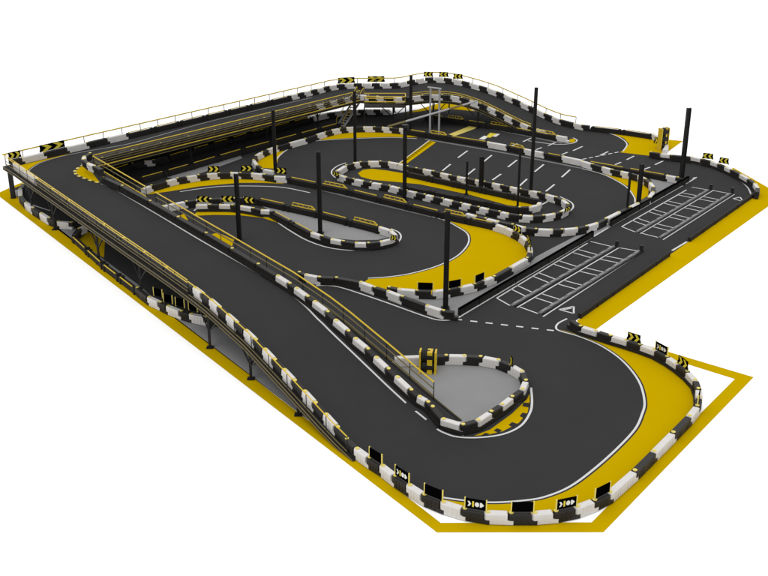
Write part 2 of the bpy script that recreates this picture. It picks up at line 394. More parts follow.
barrier('checkered barrier of the right hand loop, curling round beside the pit wall', zlift(T([(582, 161), (592.5, 164), (603, 167), (612, 169.5), (621.5, 171.5), (630, 173), (639, 175.5), (645.5, 178.8), (650.5, 182.7), (653.5, 187), (653, 192), (649, 197.5), (638, 203), (630, 207), (619, 212), (606, 218.5), (597, 223), (587, 226), (577, 228), (562.5, 229.3), (552, 229.6), (536.5, 229), (525, 227.5), (513, 224.5), (498, 221.3), (486, 218.5), (476, 216), (465, 213)])), alt(27, 'W'), rail=0)
loopB = [(337, 171), (346, 165.3), (354, 163), (360, 162), (369, 161.5), (380, 161.3), (389, 162), (399, 163.7), (407, 166), (416, 168), (424, 169.3), (433, 171), (441.5, 173), (450, 175), (458, 176.8), (467, 178.3), (476, 180), (484, 181.5), (493, 183.3), (502, 185), (511, 187), (520, 188.8), (530, 190.5), (539, 192.3), (547, 194.5), (556, 197), (563, 200), (568, 203.8), (568, 208), (561, 211.7), (554, 213.7), (544, 215.3), (532, 216), (521, 215.3), (508, 213.5), (500, 211.5), (488, 209), (479, 207), (470, 205), (461.5, 203), (452, 200.8), (443, 198.5), (433, 196.3), (425, 194.5), (416, 192.5), (407, 190.5), (399, 188), (390, 185.7), (381, 184), (371, 182.5), (363, 180.8), (354, 179), (346, 177), (339.5, 175)]
barrier('closed checkered barrier ring round the long narrow island with the yellow strip inside', zlift(T(loopB)), 'WBWBWBWWBBWBWBWBWBWBWBWBWBWBWBWBWBWBWBWBWBWBWBWBWBWBWB', closed=True)
barrier('black rail along the far side of the yellow strip inside the narrow island', zlift(T([(405, 171.5), (540, 200.5)], .5)), 'R', frame=False)
barrier('black rail before the yellow island strip, ending in two white blocks', zlift(T([(404, 186), (519, 208.3), (530, 208), (538, 206), (540, 203)], .5)), 'RBWW', frame=False)
barrier('checkered and black barrier on the near side of the pointed concrete island', zlift(T([(197, 205), (209, 204.7), (220, 204.7), (232, 205), (241.5, 206), (253, 208), (262, 210), (271, 210.5), (312, 232.5), (322, 235.8), (332, 239), (343, 241), (356, 242.8), (368, 243), (381, 241.5), (391, 239), (396, 235.5)])), 'WBWBWBWRWBWBWBWW', rail=-1, motif=False)
barrier('black rail with yellow frames on the far side of the pointed concrete island', zlift(T([(163, 206), (186, 201.5), (197, 200), (210, 199), (222, 198.3), (234, 198.3), (244, 197.6), (256, 198), (318, 211.5), (380, 227), (391, 230.5), (396, 235.5)])), 'WBWBWBBRRWW')
barrier('checkered barrier curving over the top of the upper hairpin with yellow run-off below it', zlift(T([(273, 171), (262.5, 169), (257, 165), (253.5, 160), (256, 155.5), (262, 152), (268, 149.3), (277, 146.3), (290, 142.8), (305, 138.7), (317, 134.6), (325, 132), (332, 130), (340, 128.3), (347, 127.5), (355, 127), (364, 126.8), (374, 126.8), (382.5, 127.2), (391, 127.8), (400, 128.6), (407, 129.5)])), 'WBWBWBWBWBWBWBWBWBWBW')
barrier('black rail with yellow frames between the two upper straights', zlift(T([(407, 129.5), (448, 135.8), (488, 142), (507, 145.3), (525, 149), (544, 152.7), (563, 156.3), (583, 160.5)])), 'RRWRWRW')
barrier('black rail from the upper straights to the tall black column at the pit end', zlift(T([(586, 161), (626, 168), (667, 175.3), (677.5, 177.3), (684, 179)])), 'RRWB', motif=False)
barrier('black rail with yellow frames in front of the arched bridge', zlift(T([(425, 114), (465, 120), (510, 127), (557, 135.5), (568, 137.5)])), 'RRRW')
barrier('black rail past the bridge foot leading to the yellow corner, top right', zlift(T([(583, 125), (591, 126), (622, 129.4), (653, 134), (660, 137), (665.5, 141.5), (667, 146), (664, 150)])), 'BRRWBWW', motif=False)
barrier('checkered barrier round the far right corner beyond the pit lane', zlift(T([(650.5, 152), (661.5, 153.7), (671, 155), (692, 157), (702, 159), (712, 161.5), (719, 164), (726, 166.8), (732, 169.6), (741, 174.3), (749, 179), (755, 183.5), (758, 188), (757, 192.5)])), 'BWBWBWBWBWBWB', rail=-1)
barrier('black rail on the ground in front of the back deck, nearest the hairpins', zlift(T([(140, 178), (192, 163.7), (244, 148.5), (300, 133.5), (340, 123)])), 'RRRR', motif=False)
barrier('low barrier on the ground in the shade beneath the back deck', zlift(T([(108, 171), (132, 163), (145, 161), (153, 160), (168, 156), (192, 149), (250, 132.5), (313, 116.5), (327, 113.5), (335, 112), (343, 111), (351, 110.3), (359, 110), (366, 109.8), (374, 109.7), (382, 109.7), (391, 110)])), 'RBWBRRRWBWBWBWBW', motif=False)
barrier('checkered barrier curling on the ground under the left corner of the deck', zlift(T([(23, 184), (20, 189), (20.5, 196), (26, 202.5), (33, 208), (41, 213), (49, 218), (58, 221.5), (71, 222.5), (77, 219.5), (80, 215)])), alt(10, 'B'))
barrier('black and checkered barrier on the ground beneath the long left ramp', zlift(T([(86, 225), (79, 228.5), (73.5, 235), (104, 262.5), (137, 287.5), (149, 297), (160, 302), (168, 306), (181, 311), (191, 314), (206, 317), (219, 318), (232, 317)])), 'WBRRBWBWBWBW', motif=False, mside=-1)
# dark screen standing under the far edge of the back deck
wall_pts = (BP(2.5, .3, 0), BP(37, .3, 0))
# --- barriers up on the decks
PO = [LP(s, .35) for s in [1.2, 4, 7, 10.5, 14, 17.5, 21, 24.5, 28, 31.5, 35.6]]
barrier('low black barrier along the outer edge of the high left deck', PO, 'WWBBBBBBBB', modlen=3)
s_end = (front[0]-OL).dot(DL)
PO2 = along([LP(35.6+(s_end-1.1-35.6)*i/34, .35) for i in range(35)]+[Vector((front[0].x, front[0].y, .03))], 1.06)
barrier('checkered barrier down the outer edge of the left ramp, against the yellow handrail', PO2, alt(len(PO2)-1, 'W'))
inn = [UL(u, v, .6) for u, v in [(103, 176.5), (122, 185.3), (150, 200.5), (178, 216.5), (206, 232.5), (232, 248), (258, 263.5), (277.5, 275.3), (289, 282.5), (296, 287.5), (307, 295.5), (314, 300.8)]+rampin+near[:2]]
inn = [Vector((p.x, p.y, zleft(p.x, p.y))) for p in inn]+[NP[0]+Vector((0, 0, .02))]
barrier('barrier down the inner edge of the left ramp, black above and checkered below', inn, 'BBBBBBBWBWB'+'WBWBWBWBWBWBWB'[:len(inn)-13]+'B', rail=-1)
def s_at(u):
    lo_, hi_ = 0., 38.
    for _ in range(40):
        m = (lo_+hi_)/2; p = BP(m, .35, 3.4); q = U(u, 150, 3.4)
        if p.x/(p.y*math.cos(PITCH)-(3.4-CAMH)*math.sin(PITCH)) < (u-CX)/F: lo_ = m
        else: hi_ = m
    return lo_
PB = [BP(s_at(u), .35) for u in (10, 22, 44, 67, 86.5, 107.5, 126)]+[BP(s, .35) for s in (22.5, 28.5, 34.5)]
barrier('long white and black barrier along the outer edge of the high back deck', PB, 'BWBWBWRRR', motif=False)
bo = smooth_line([Vector(b[0]) for b in BR], 6); bi = smooth_line([Vector(b[1]) for b in BR], 6)
def inset(P, d):
    out = []
    for i, p in enumerate(P):
        t = P[min(i+1, len(P)-1)]-P[max(i-1, 0)]; t.z = 0; t.normalize(); out.append(p+Vector((-t.y, t.x, 0))*d)
    return out
bo2 = along([BP(34.5, .35)]+[p for p in inset(bo, -.35)[1:] if p.x < 19.6], 1.02); bi2 = along(inset(bi, .3), 1.0)
barrier('checkered barrier over the outer edge of the arched bridge, below three yellow signs', bo2+[U(u, v, .6)-Vector((0, 0, .58)) for u, v in ((574.5, 123.2), (583, 125))], alt(len(bo2)+1, 'W'))
barrier('checkered barrier over the inner edge of the arched bridge', bi2, alt(len(bi2)-1, 'W'))
PI = along([BP(s, 5.75) for s in (6.2, 32)], 3.2)
barrier('low black barrier along the inner edge of the high back deck', PI, 'B')
PI2 = along([BP(s, 5.75) for s in (32, 39.2)], 1.0)
barrier('checkered blocks at the stair end of the back deck inner edge', PI2, alt(len(PI2)-1, 'B'))
hp = [UL(u, v, .6) for u, v in [(91, 159.5), (85, 163), (84, 166), (89, 170), (95, 172.5), (103, 176.5)]]
barrier('short checkered barrier round the hairpin tip on the high deck', hp, 'BWBWB')

# ------------------------------------------------------------------ decks
def deck(label, outer, inner, legs, name='elevated_track', skirt=True):
    root = thing(name, label, 'track deck', (0, 0, 0))
    bm = bmesh.new()
    o = [bm.verts.new(p) for p in outer]; i = [bm.verts.new(p) for p in inner]
    for k in range(len(o)-1):
        try: bm.faces.new((o[k], i[k], i[k+1], o[k+1]))
        except ValueError: pass
    bmesh.ops.remove_doubles(bm, verts=bm.verts, dist=1e-4)
    bmesh.ops.recalc_face_normals(bm, faces=bm.faces)
    g = bmesh.ops.extrude_face_region(bm, geom=list(bm.faces))
    for v in [e for e in g['geom'] if isinstance(e, bmesh.types.BMVert)]: v.co.z = max(.0175, v.co.z-.07)
    link('road_surface', bm, 'asphalt', root)
    for P, sgn in ((outer, 1), (inner, -1)):
        bm = bmesh.new()
        rows = []
        n = len(P)
        for k, p in enumerate(P):
            q = P[k+1]-p if k < n-1 else p-P[k-1]
            other = (inner if sgn == 1 else outer)[k]
            d = Vector((p.x-other.x, p.y-other.y, 0)).normalized()
            z1 = p.z+.03; z0 = max(.019, p.z-.24)
            rows.append([bm.verts.new((p.x+d.x*w, p.y+d.y*w, z)) for w, z in ((.02, z0), (.14, z0), (.14, z1), (.02, z1))])
        for a, b in zip(rows, rows[1:]):
            for j in range(4): bm.faces.new((a[j], a[(j+1) % 4], b[(j+1) % 4], b[j]))
        bm.faces.new(rows[0]); bm.faces.new(rows[-1])
        link('edge_beam', bm, 'rubber', root)
        for dz, nm in ((.02, 'top_trim'), (-.21, 'bottom_trim')):
            bm = bmesh.new()
            pts = []
            for k, p in enumerate(P):
                other = (inner if sgn == 1 else outer)[k]
                d = Vector((p.x-other.x, p.y-other.y, 0)).normalized()
                pts.append(Vector((p.x+d.x*.16, p.y+d.y*.16, max(.05, p.z+dz))))
            for a, b in zip(pts, pts[1:]): tube(bm, a, b, .03, 5)
            link(nm, bm, 'olive', root)
    # cross joists
    bm = bmesh.new()
    for a, b in zip(outer, inner):
        if min(a.z, b.z) > .45: tube(bm, a-Vector((0, 0, .17)), b-Vector((0, 0, .17)), .08, 4)
    if len(bm.verts): link('cross_joists', bm, 'steel', root)
    else: bm.free()
    for (p, ax) in legs:
        bm = bmesh.new(); zt = p.z-.24; zf = max(.3, zt*.46)
        hw = .17 if abs(p.x-LP(.25, .15).x) < .05 else .075
        box(bm, p.x-hw, p.x+hw, p.y-hw, p.y+hw, .02, zt)
        box(bm, p.x-.22, p.x+.22, p.y-.22, p.y+.22, .015, .05)
        if zt > .9 and hw < .15:
            for sg in (-1, 1):
                e = p+Vector(ax)*sg*1.45
                if name == 'track_ramp': e.z = zleft(e.x, e.y)
                tube(bm, (p.x, p.y, zf), e-Vector((0, 0, .22)), .05, 5)
            q = min(inner if min((p-v).length for v in outer) < min((p-v).length for v in inner) else outer, key=lambda v: (v-p).length)
            dq = Vector((q.x-p.x, q.y-p.y, 0)).normalized()
            tube(bm, (p.x, p.y, zf), p+dq*.9-Vector((0, 0, .22)), .05, 5)
        link('support_leg', bm, 'steel', root)
    return root
ss = [4.9]+[6+i*1.6 for i in range(30)]+[53.9]
lo = [LP(s, 0) for s in ss]; li = [LP(s, 6.0+max(0, min(.9, (s-36)*.055))) for s in ss]
APEX = LP(4.9, 6.0)
ls = []
for s in (0.25, 5.2, 10.5, 19.8, 27.4, 37.6, 42.8, 48.1): ls.append((LP(s, .15), DL))
for s in (12, 24, 36, 44): ls.append((LP(s, 5.9), DL))
deck('long elevated asphalt ramp descending along the left side on forked steel legs', lo, li, ls, 'track_ramp')
s2 = [5.2+i*1.7 for i in range(21)]
bo_, bi_ = [BP(0, 0)]+[BP(s, 0) for s in s2], [APEX]+[BP(s, 6.0) for s in s2]
corner_o = [LP(4.9, 0), LP(2.4, 0), BP(0, 0)]
lb = [(BP(s, .2), DB) for s in (9, 18, 27, 36)]+[((Vector((*U(u, v)[:2], 2.8))), DB) for u, v in ((128.3, 168), (192, 167.5), (267, 142.5), (318, 128))]
deck('elevated asphalt back deck running high above the ground between two railings', corner_o+bo_[1:], [APEX, APEX, APEX]+bi_[1:], lb, 'track_deck')
bl = [(Vector(BR[5][1])+Vector((.3, .2, 0)), (1, 0, 0)), (Vector(BR[7][1])+Vector((1.9, .2, -.45)), (.8, -.6, 0)), (Vector(BR[3][1])+Vector((0, .3, 0)), (1, 0, 0)), (Vector(BR[3][0])-Vector((0, .3, 0)), (1, 0, 0)), (Vector(BR[6][0])-Vector((0, .3, 0)), (1, 0, 0)), (Vector(BR[9][0])-Vector((0, .3, 0)), (1, 0, 0))]
deck('arched asphalt bridge that drops from the back deck to the ground', bo, bi, bl, 'track_bridge')
# painted markings that lie on the decks
bm = bmesh.new()
wlp = [UL(u, v) for u, v in [(98, 183), (103, 184.5), (112, 188.2), (120, 192.5), (160, 216), (200, 240), (248, 267.5), (280, 286), (292, 295), (306, 307), (319, 320.3), (332, 333), (354, 354), (376.4, 375.5), (400, 397.7), (427, 420.3)]]
wlp = smooth_line([Vector((p.x, p.y, 0)) for p in wlp], 8)
wlp = [Vector((p.x, p.y, max(zleft(p.x, p.y), .03)+.012)) for p in wlp]
ribbon(bm, wlp, .12); o = link('white_ramp_line', bm, 'line'); o['kind'] = 'structure'
bm = bmesh.new()
cp = smooth_line([U(u, v, 2.8) for u, v in [(29, 178), (28.5, 172), (33, 167.3), (43, 162), (63, 156.3), (87, 151.3), (117, 146.3), (140, 141)]]+[BP(22, 1.0), BP(30, 1.0), BP(37, 1.1)], 6)
for p in cp: p.z = 2.816
ribbon(bm, cp, .11); o = link('grey_deck_line', bm, 'grey'); o['kind'] = 'structure'
bm = bmesh.new(); cb = smooth_line([U(u, v, 2.8) for u, v in [(29, 178), (28.5, 172), (33, 167.3), (43, 162), (63, 156.3)]], 6)
pl = [p for p in offs(cb, .14)]+[BP(6.5, .6), BP(.6, .6), LP(.8, .6), LP(4.4, .6)]
f = bm.faces.new([bm.verts.new((p.x, p.y, 2.813)) for p in pl]); bmesh.ops.triangulate(bm, faces=bm.faces)
o = link('yellow_deck_corner', bm, 'yellow'); o['kind'] = 'structure'
kp = smooth_line([U(u, v, 2.8) for u, v in [(85, 163.5), (77, 168), (73.5, 171.7), (76, 175.5), (84, 179), (93, 182), (101, 184)]], 6)
bm = bmesh.new(); f = bm.faces.new([bm.verts.new((p.x, p.y, 2.817)) for p in kp]); bmesh.ops.triangulate(bm, faces=bm.faces)
o = link('yellow_hairpin_kerb', bm, 'yellow'); o['kind'] = 'structure'
bm = bmesh.new(); bm2 = bmesh.new()
kr = along(kp, .45)
for i in range(len(kr)-1):
    b3 = bmesh.new(); ribbon(b3, [kr[i], kr[i+1]], .24, 2.822, .10); me = bpy.data.meshes.new('t'); b3.to_mesh(me); b3.free(); (bm if i % 2 else bm2).from_mesh(me); bpy.data.meshes.remove(me)
o = link('white_kerb_blocks', bm, 'cap'); o['kind'] = 'structure'; o = link('black_kerb_blocks', bm2, 'rubber'); o['kind'] = 'structure'

# ------------------------------------------------------------------ handrails
def handrail(label, P, heights=(1.1,), mats=('yrail',), r=.045, step=2.2, postmat='steel', post_r=.028):
    root = thing('handrail', label, 'handrail', P[0], 0, 'handrails of the raised track')
    o0 = P[0]
    for h, mm in zip(heights, mats):
        bm = bmesh.new()
        for a, b in zip(P, P[1:]): tube(bm, a+Vector((0, 0, h))-o0, b+Vector((0, 0, h))-o0, r if mm[0] == 'y' else r*.8, 6)
        link('top_rail' if h == heights[0] else 'lower_rail', bm, mm, root)
    for p in along(P, step):
        bm = bmesh.new(); tube(bm, p-o0-Vector((0, 0, .1)), p-o0+Vector((0, 0, heights[0])), post_r, 5); link('post', bm, postmat, root)
    return root
handrail('double yellow handrail along the outer edge of the high left deck', [LP(s, -.02) for s in [0, 8, 16, 24, 30, 35.4]], (1.1, .92, .55, .3), ('yrail', 'yrail', 'olive', 'olive'), .035, 1.9)
handrail('single yellow handrail down the outer edge of the left ramp to the ground', [LP(s, -.02) for s in [35.4, 37, 38, 39, 40, 41, 42, 43, 44, 45, 46, 47, 48, 49, 50, 51, 52, 53.2]], (1.02, .12), ('yrail', 'olive'), .034, 1.9)
inr = [LP(s, 6.05+max(0, min(.9, (s-36)*.055))) for s in [4.9, 12, 15.8]]
handrail('yellow handrail beside the triangular opening behind the deck hairpin', inr, (1.1, .25, .7), ('yrail', 'yrail', 'olive'), .05, 2.0)
handrail('yellow handrail down the inner edge of the left ramp', [LP(s, 6.05+max(0, min(.9, (s-36)*.055))) for s in [17.6, 24, 30, 35, 38, 40, 42, 44, 46, 48, 50, 51.6]], (1.1, .25, .7), ('yrail', 'olive', 'olive'), .05, 2.2)
handrail('thin yellow handrail against the white background behind the back deck', [LP(0, -.02)]+[BP(s, -.02) for s in (0, 20, 40.3)]+[Vector(b[0]) for b in BR[1:4]], (1.1,), ('yfence',), .062, 2.1, 'kerb', .042)
handrail('yellow handrail and dark mesh rails on the inner edge of the back deck', [BP(s, 6.08) for s in (5.1, 20, 39.4)], (1.1, .05, .9, .7, .5, .3), ('yrail', 'yrail', 'olive', 'olive', 'olive', 'olive'), .045, 2.4)
handrail('thin yellow handrail over the outer edge of the arched bridge', [Vector(p) for p in bo[18:]], (1.1,), ('yfence',), .062, 1.8, 'kerb', .042)
handrail('yellow handrail over the inner edge of the arched bridge', inset(bi[24:], -.05)[:-8], (1.05, .85), ('yrail', 'yrail'), .035, 2.0)
# stair platform with its yellow cage
pf = thing('stair_platform', 'steel platform with yellow railings at the inner side of the back deck', 'platform', (-1, 115.5, 0))
x0, x1, y0, y1 = -2.1, 2.3, 114.6, 116.2
bm = bmesh.new(); box(bm, x0+1, x1+1, y0-115.5, y1-115.5, 2.62, 2.72); link('platform_floor', bm, 'rubber', pf)
bm = bmesh.new()
for h in (.55, 1.1):
    for a, b in (((x0, y0), (x1, y0)), ((x1, y0), (x1, y1)), ((x0, y1), (x1, y1))):
        tube(bm, (a[0]+1, a[1]-115.5, 2.72+h), (b[0]+1, b[1]-115.5, 2.72+h), .05)
link('railing', bm, 'yrail', pf)
bm = bmesh.new()
for x in (x0, 0, x1): tube(bm, (x+1, y0-115.5, 2.72), (x+1, y0-115.5, 3.82), .035)
for x, y in ((x0, y0), (x1, y0)): tube(bm, (x+1, y-115.5, 0.02), (x+1, y-115.5, 2.7), .07)
link('posts', bm, 'steel', pf)
# stair flight
sa = U(340, 128.3, 0); sb = U(360.5, 96.5, 2.7)
st = thing('stairway', 'grey steel stair flight with a yellow handrail climbing to the back deck', 'stairs', sa)
d = sb-sa; dh = Vector((d.x, d.y, 0)).normalized(); nn = Vector((-dh.y, dh.x, 0))
for sg in (-.45, .45):
    bm = bmesh.new(); pts = [nn*sg, d+nn*sg]
    rows = []
    for p in pts: rows.append([bm.verts.new(p+nn*w+Vector((0, 0, h))) for w, h in ((-.03, -.02), (.03, -.02), (.03, .28), (-.03, .28))])
    for j in range(4): bm.faces.new((rows[0][j], rows[0][(j+1) % 4], rows[1][(j+1) % 4], rows[1][j]))
    bm.faces.new(rows[0]); bm.faces.new(rows[1]); link('stringer', bm, 'grey', st)
for k in range(12):
    bm = bmesh.new(); c = d*((k+.6)/12.5)+Vector((0, 0, .13)); ang = math.atan2(dh.y, dh.x)
    box(bm, -.13, .13, -.42, .42, -.02, .02, Matrix.Translation(c) @ Matrix.Rotation(ang, 4, 'Z')); link('tread', bm, 'grey', st)
for sg in (-.45, .45):
    bm = bmesh.new(); tube(bm, nn*sg+Vector((0, 0, 1.0)), d+nn*sg+Vector((0, 0, 1.05)), .035)
    for t in (0, .33, .66, 1): tube(bm, d*t+nn*sg+Vector((0, 0, .2)), d*t+nn*sg+Vector((0, 0, 1.0)), .025)
    link('handrail', bm, 'yrail', st)

# ------------------------------------------------------------------ hall columns
cols = [(681, 182, 6.93, .19, 'tall black column standing at the far end of the pit wall'),
    (239.6, 241, 5.5, .17, 'short black column left of centre between the ramp and the pointed island'),
    (320.3, 233.7, 6.77, .17, 'tall black column standing on the pointed concrete island'),
    (445.4, 309, 6.95, .17, 'tall black column at the near corner of the pit wall beside the bulge'),
    (530.4, 197, 9.76, .14, 'tallest black column rising from the right part of the narrow island'),
    (275.5, 172.5, 6.0, .16, 'black column at the left tip of the upper hairpin'),
    (404.5, 200, 6.63, .17, 'black column carrying the overhead beam beside the narrow island'),
    (355.2, 164.5, 7.2, .15, 'black column in front of the stair by the island top'),
    (410.5, 133, 6.2, .16, 'black column in front of the bridge beside the start lines'),
    (480.8, 191, 3.2, .2, 'stubby thick black post on the yellow strip of the narrow island'),
    (466.3, 195, 3.1, .09, 'thin black pole just left of the stubby post on the yellow strip'),
    (517.5, 207.5, 5.27, .09, 'thin black pole near the right end of the yellow strip'),
    (626.7, 213.6, 3.84, .09, 'thin black pole on the loop barrier beside the pit wall'),
    (638.0, 207.3, 3.83, .17, 'thick short black post beside the thin pole near the pit wall')]
for u, v, h, r, lab in cols:
    p = U(u, v); t = thing('steel_column', lab, 'column', p, 0, 'black steel columns')
    bm = bmesh.new(); box(bm, -r, r, -r*.35, r*.35, .03, h); box(bm, -r, -r*.72, -r, r, .03, h); box(bm, r*.72, r, -r, r, .03, h)
    link('shaft', bm, 'steel', t)
    bm = bmesh.new(); box(bm, -r*1.7, r*1.7, -r*1.7, r*1.7, .02, .07)
    for a, b in ((-1, -1), (1, -1), (1, 1), (-1, 1)): tube(bm, (a*r*1.35, b*r*1.35, .07), (a*r*1.35, b*r*1.35, .13), .03)
    link('base_plate', bm, 'steel', t)
# overhead beam and gantry
ba, bb = U(388, 126.5, 6.6), U(477, 101, 6.6)
t = thing('overhead_beam', 'pale grey overhead beam with dark joints crossing above the upper straights', 'beam', ba)
k = 0; segs = [0, .18, .66, .82, 1]
for i in range(4):
    bm = bmesh.new(); tube(bm, (bb-ba)*segs[i], (bb-ba)*segs[i+1], .095, 8); link('beam_section', bm, 'grey' if i % 2 else 'olive', t)
for u, lab in ((404.5, 0),):
    bm = bmesh.new(); c = U(404.5, 200); tube(bm, Vector((c.x, c.y, 6.5))-ba, Vector((c.x, c.y, 6.75))-ba, .3, 8); link('bracket', bm, 'steel', t)
ga, gb = U(429.8, 134.5), U(438.8, 135.8)
t = thing('start_gantry', 'narrow pale grey portal frame of two tall posts at the start line', 'gantry', ga)
for p in (ga, gb):
    bm = bmesh.new(); q = p-ga; box(bm, q.x-.1, q.x+.1, q.y-.1, q.y+.1, 0.02, 5.0); link('post', bm, 'grey', t)
bm = bmesh.new(); q = gb-ga; tube(bm, -q*.3+Vector((0, 0, 5.05)), q*1.15+Vector((0, 0, 5.05)), .1, 6); link('crossbar', bm, 'grey', t)

# ------------------------------------------------------------------ sign boards
def chevrons(bm, w, h, n, dirn, y):
    for i in range(n):
        cx = (-w/2+w*(i+.5)/n); a = w/n*.24; t = w/n*.46; hh = h*.44
        for s in (1, -1):
            xs = [cx-(a+t*.4)*dirn, cx+(t*.6-a)*dirn, cx+(a+t*.5)*dirn, cx+(a-t*.5)*dirn]
            pts = [(xs[0], s*hh), (xs[1], s*hh), (xs[2], 0), (xs[3], 0)]
            vs = [bm.verts.new((x, y, z)) for x, z in pts]; f = bm.faces.new(vs)
def signboard(label, p, ang, style, w=.95, h=.52, z0=.62, n=2, dirn=1):
    t = thing('sign_board', label, 'sign', p, ang, 'sign boards on the barriers')
    bm = bmesh.new(); box(bm, -w/2, w/2, -.025, .025, z0+.04, z0+.04+h); link('board', bm, 'board', t)
    for sg in (-1, 1):
        bm = bmesh.new(); box(bm, sg*(w/2+.0275)-.025, sg*(w/2+.0275)+.025, -.03, .03, z0-.02, z0+(.09+h if style != 'chev' else .04+h*.3)); link('post', bm, 'cap' if style != 'chev' else 'rubber', t)
    cz = z0+.04+h/2
    if style == 'chev':
        bm = bmesh.new()
        chevrons(bm, w*.94, h, n, dirn, -.029); chevrons(bm, w*.94, h, n, -dirn, .029)
        for v in bm.verts: v.co.z += cz
        link('chevrons', bm, 'oran', t)
    if style == 'logo':
        for y in (-.029, .029):
            s = 1 if y < 0 else -1
            bm = bmesh.new()
            def poly(pts): bm.faces.new([bm.verts.new((x*w*s, y, cz+z*h)) for x, z in pts])
            poly([(-.40, .26), (-.30, .26), (-.22, 0), (-.30, -.26), (-.40, -.26), (-.32, 0)]); link('white_arrow_mark', bm, 'logo', t)
            bm = bmesh.new(); poly([(-.01+.11*math.cos(a)+.08, .25*math.sin(a)) for a in [i*math.pi/5 for i in range(10)]])
            link('white_round_mark', bm, 'logo', t); bm = bmesh.new(); poly([(.21, .24), (.29, .24), (.42, 0), (.29, -.24), (.21, -.24)])
            link('white_point_mark', bm, 'logo', t)
            bm = bmesh.new(); poly([(-.17, .3), (-.08, .3), (-.08, -.3), (-.17, -.3)])
            link('yellow_emblem', bm, 'oran', t)
    return t
def on(P, i, side=0):
    a, b = P[i], P[i+1]; d = b-a; m = (a+b)/2; an = math.atan2(d.y, d.x)
    if math.cos(an) < 0: an += math.pi
    return Vector((m.x, m.y, a.z if abs(d.z) < .1 else m.z)), an, min(1.0, d.length*.9)
fz = zlift(front)
for i, stl, lab in [(2, 'blank', 'plain black sign board on the front barrier nearest the ramp foot'), (4, 'logo', 'small black emblem sign second from the ramp foot on the front barrier'),
        (6, 'blank', 'plain black sign board between the two emblem signs left of the front bend'), (8, 'logo', 'black emblem sign at the lowest left part of the front barrier'),
        (10, 'blank', 'plain black sign board in the middle of the front bend'), (12, 'logo', 'black emblem sign right of the middle of the front bend'), (14, 'blank', 'plain black sign board at the right end of the front bend'),
        (20, 'blank', 'black board seen edge-on above the tight right corner of the front barrier'), (24, 'chev', 'chevron sign on the upper right corner of the front barrier, turned almost edge-on'), (26, 'logo', 'black emblem sign between two chevron signs on the right hand curve'), (28, 'chev', 'yellow chevron sign nearest the pit lane on the right hand curve')]:
    p, an, w = on(fz, i)
    signboard(lab, p, an, stl, w=w, dirn=1)
bz = [Vector((p.x, p.y, .02)) for p in bulgeP]
for i, stl, lab, dn in [(2, 'blank', 'black board on the bulge barrier left of the near column', 1), (4, 'blank', 'black board on the bulge barrier just right of the near column', 1), (6, 'blank', 'black board third along the lower bulge barrier', 1),
        (14, 'chev', 'yellow chevron sign at the top corner of the yellow bulge', 1), (12, 'chev', 'yellow chevron sign on the right tip of the yellow bulge, seen edge-on', 1), (11, 'chev', 'lower edge-on chevron sign on the right tip of the yellow bulge', 1)]:
    p, an, w = on(bz, i); signboard(lab, p, an, stl, w=w, dirn=dn)
def sp(u0, u1, v, lab, dn, z=.6, h=.55, n=2, stl='chev', zb=None, v2=None):
    zc = z+.3; a = U(u0, v, zc); b = U(u1, v if v2 is None else v2, zc); m = (a+b)/2; d = b-a
    m.z = (z-.6) if zb is None else zb
    signboard(lab, m, math.atan2(d.y, d.x), stl, w=d.length, h=h, z0=.62, n=n, dirn=dn)
sp(208, 219, 169.3, 'leftmost of three right-pointing chevron signs on the curved upper left barrier', 1)
sp(241, 252, 168.7, 'middle of three right-pointing chevron signs on the curved upper left barrier', 1)
sp(276, 286, 170.5, 'rightmost right-pointing chevron sign, by the column at the hairpin tip', 1, v2=171.5)
sp(197.5, 209, 199.5, 'leftmost of three left-pointing chevron signs above the pointed island', -1)
sp(221.5, 233.5, 199.3, 'middle left-pointing chevron sign above the pointed island', -1)
sp(244, 254.5, 200, 'rightmost left-pointing chevron sign above the pointed island', -1, v2=201)
sp(703, 713, 155.8, 'left yellow chevron sign behind the far right corner barrier', -1, v2=157)
sp(719.5, 728.5, 160.3, 'right yellow chevron sign behind the far right corner barrier', -1, v2=161.8)
sp(333, 338.5, 172, 'tiny yellow marker on the left tip of the narrow island', 1, v2=174.3, h=.35)
sp(565, 570, 209.5, 'tiny yellow marker on the right tip of the narrow island', 1, v2=207, h=.35)
sp(391, 396.5, 236.5, 'yellow marker sign at the tip of the pointed concrete island', 1, v2=238, h=.42)
sp(654.5, 660.5, 140.5, 'chevron board beside the tall tyre stand at the top right corner', 1, v2=142, h=.6)
sp(510.5, 512.5, 360.5, 'narrow yellow edged sign standing alone on the teardrop island barrier', 1, v2=362.5)
for x, v, lab in ((158, 293, 'first small board post beneath the left ramp'), (168, 299, 'second small board beneath the left ramp'), (180, 303, 'third small board beneath the left ramp'), (193, 307, 'fourth small board beneath the left ramp')):
    sp(x-4, x+4, v-1, lab, 1, v2=v+1, stl='blank')
def dsign(s, lab, w=2.5, h=.62, n=2):
    p = BP(s, .1); signboard(lab, p, math.atan2(DB.y, DB.x), 'chev', w=w, h=h, z0=.55, n=n, dirn=1)
dsign(s_at(16.5), 'chevron sign at the outermost left corner of the high deck', w=1.15, h=.6); dsign(s_at(54), 'long double chevron sign along the left part of the back deck')
for i, lab in ((0, 'left long chevron sign where the back deck bends'), (1, 'right long chevron sign where the back deck bends')):
    p = Vector(((-4.3, 123.2, 2.8), (-.9, 123.9, 2.8))[i]); signboard(lab, p, (.25, 0)[i], 'chev', w=1.9, h=.66, z0=.6, dirn=1)
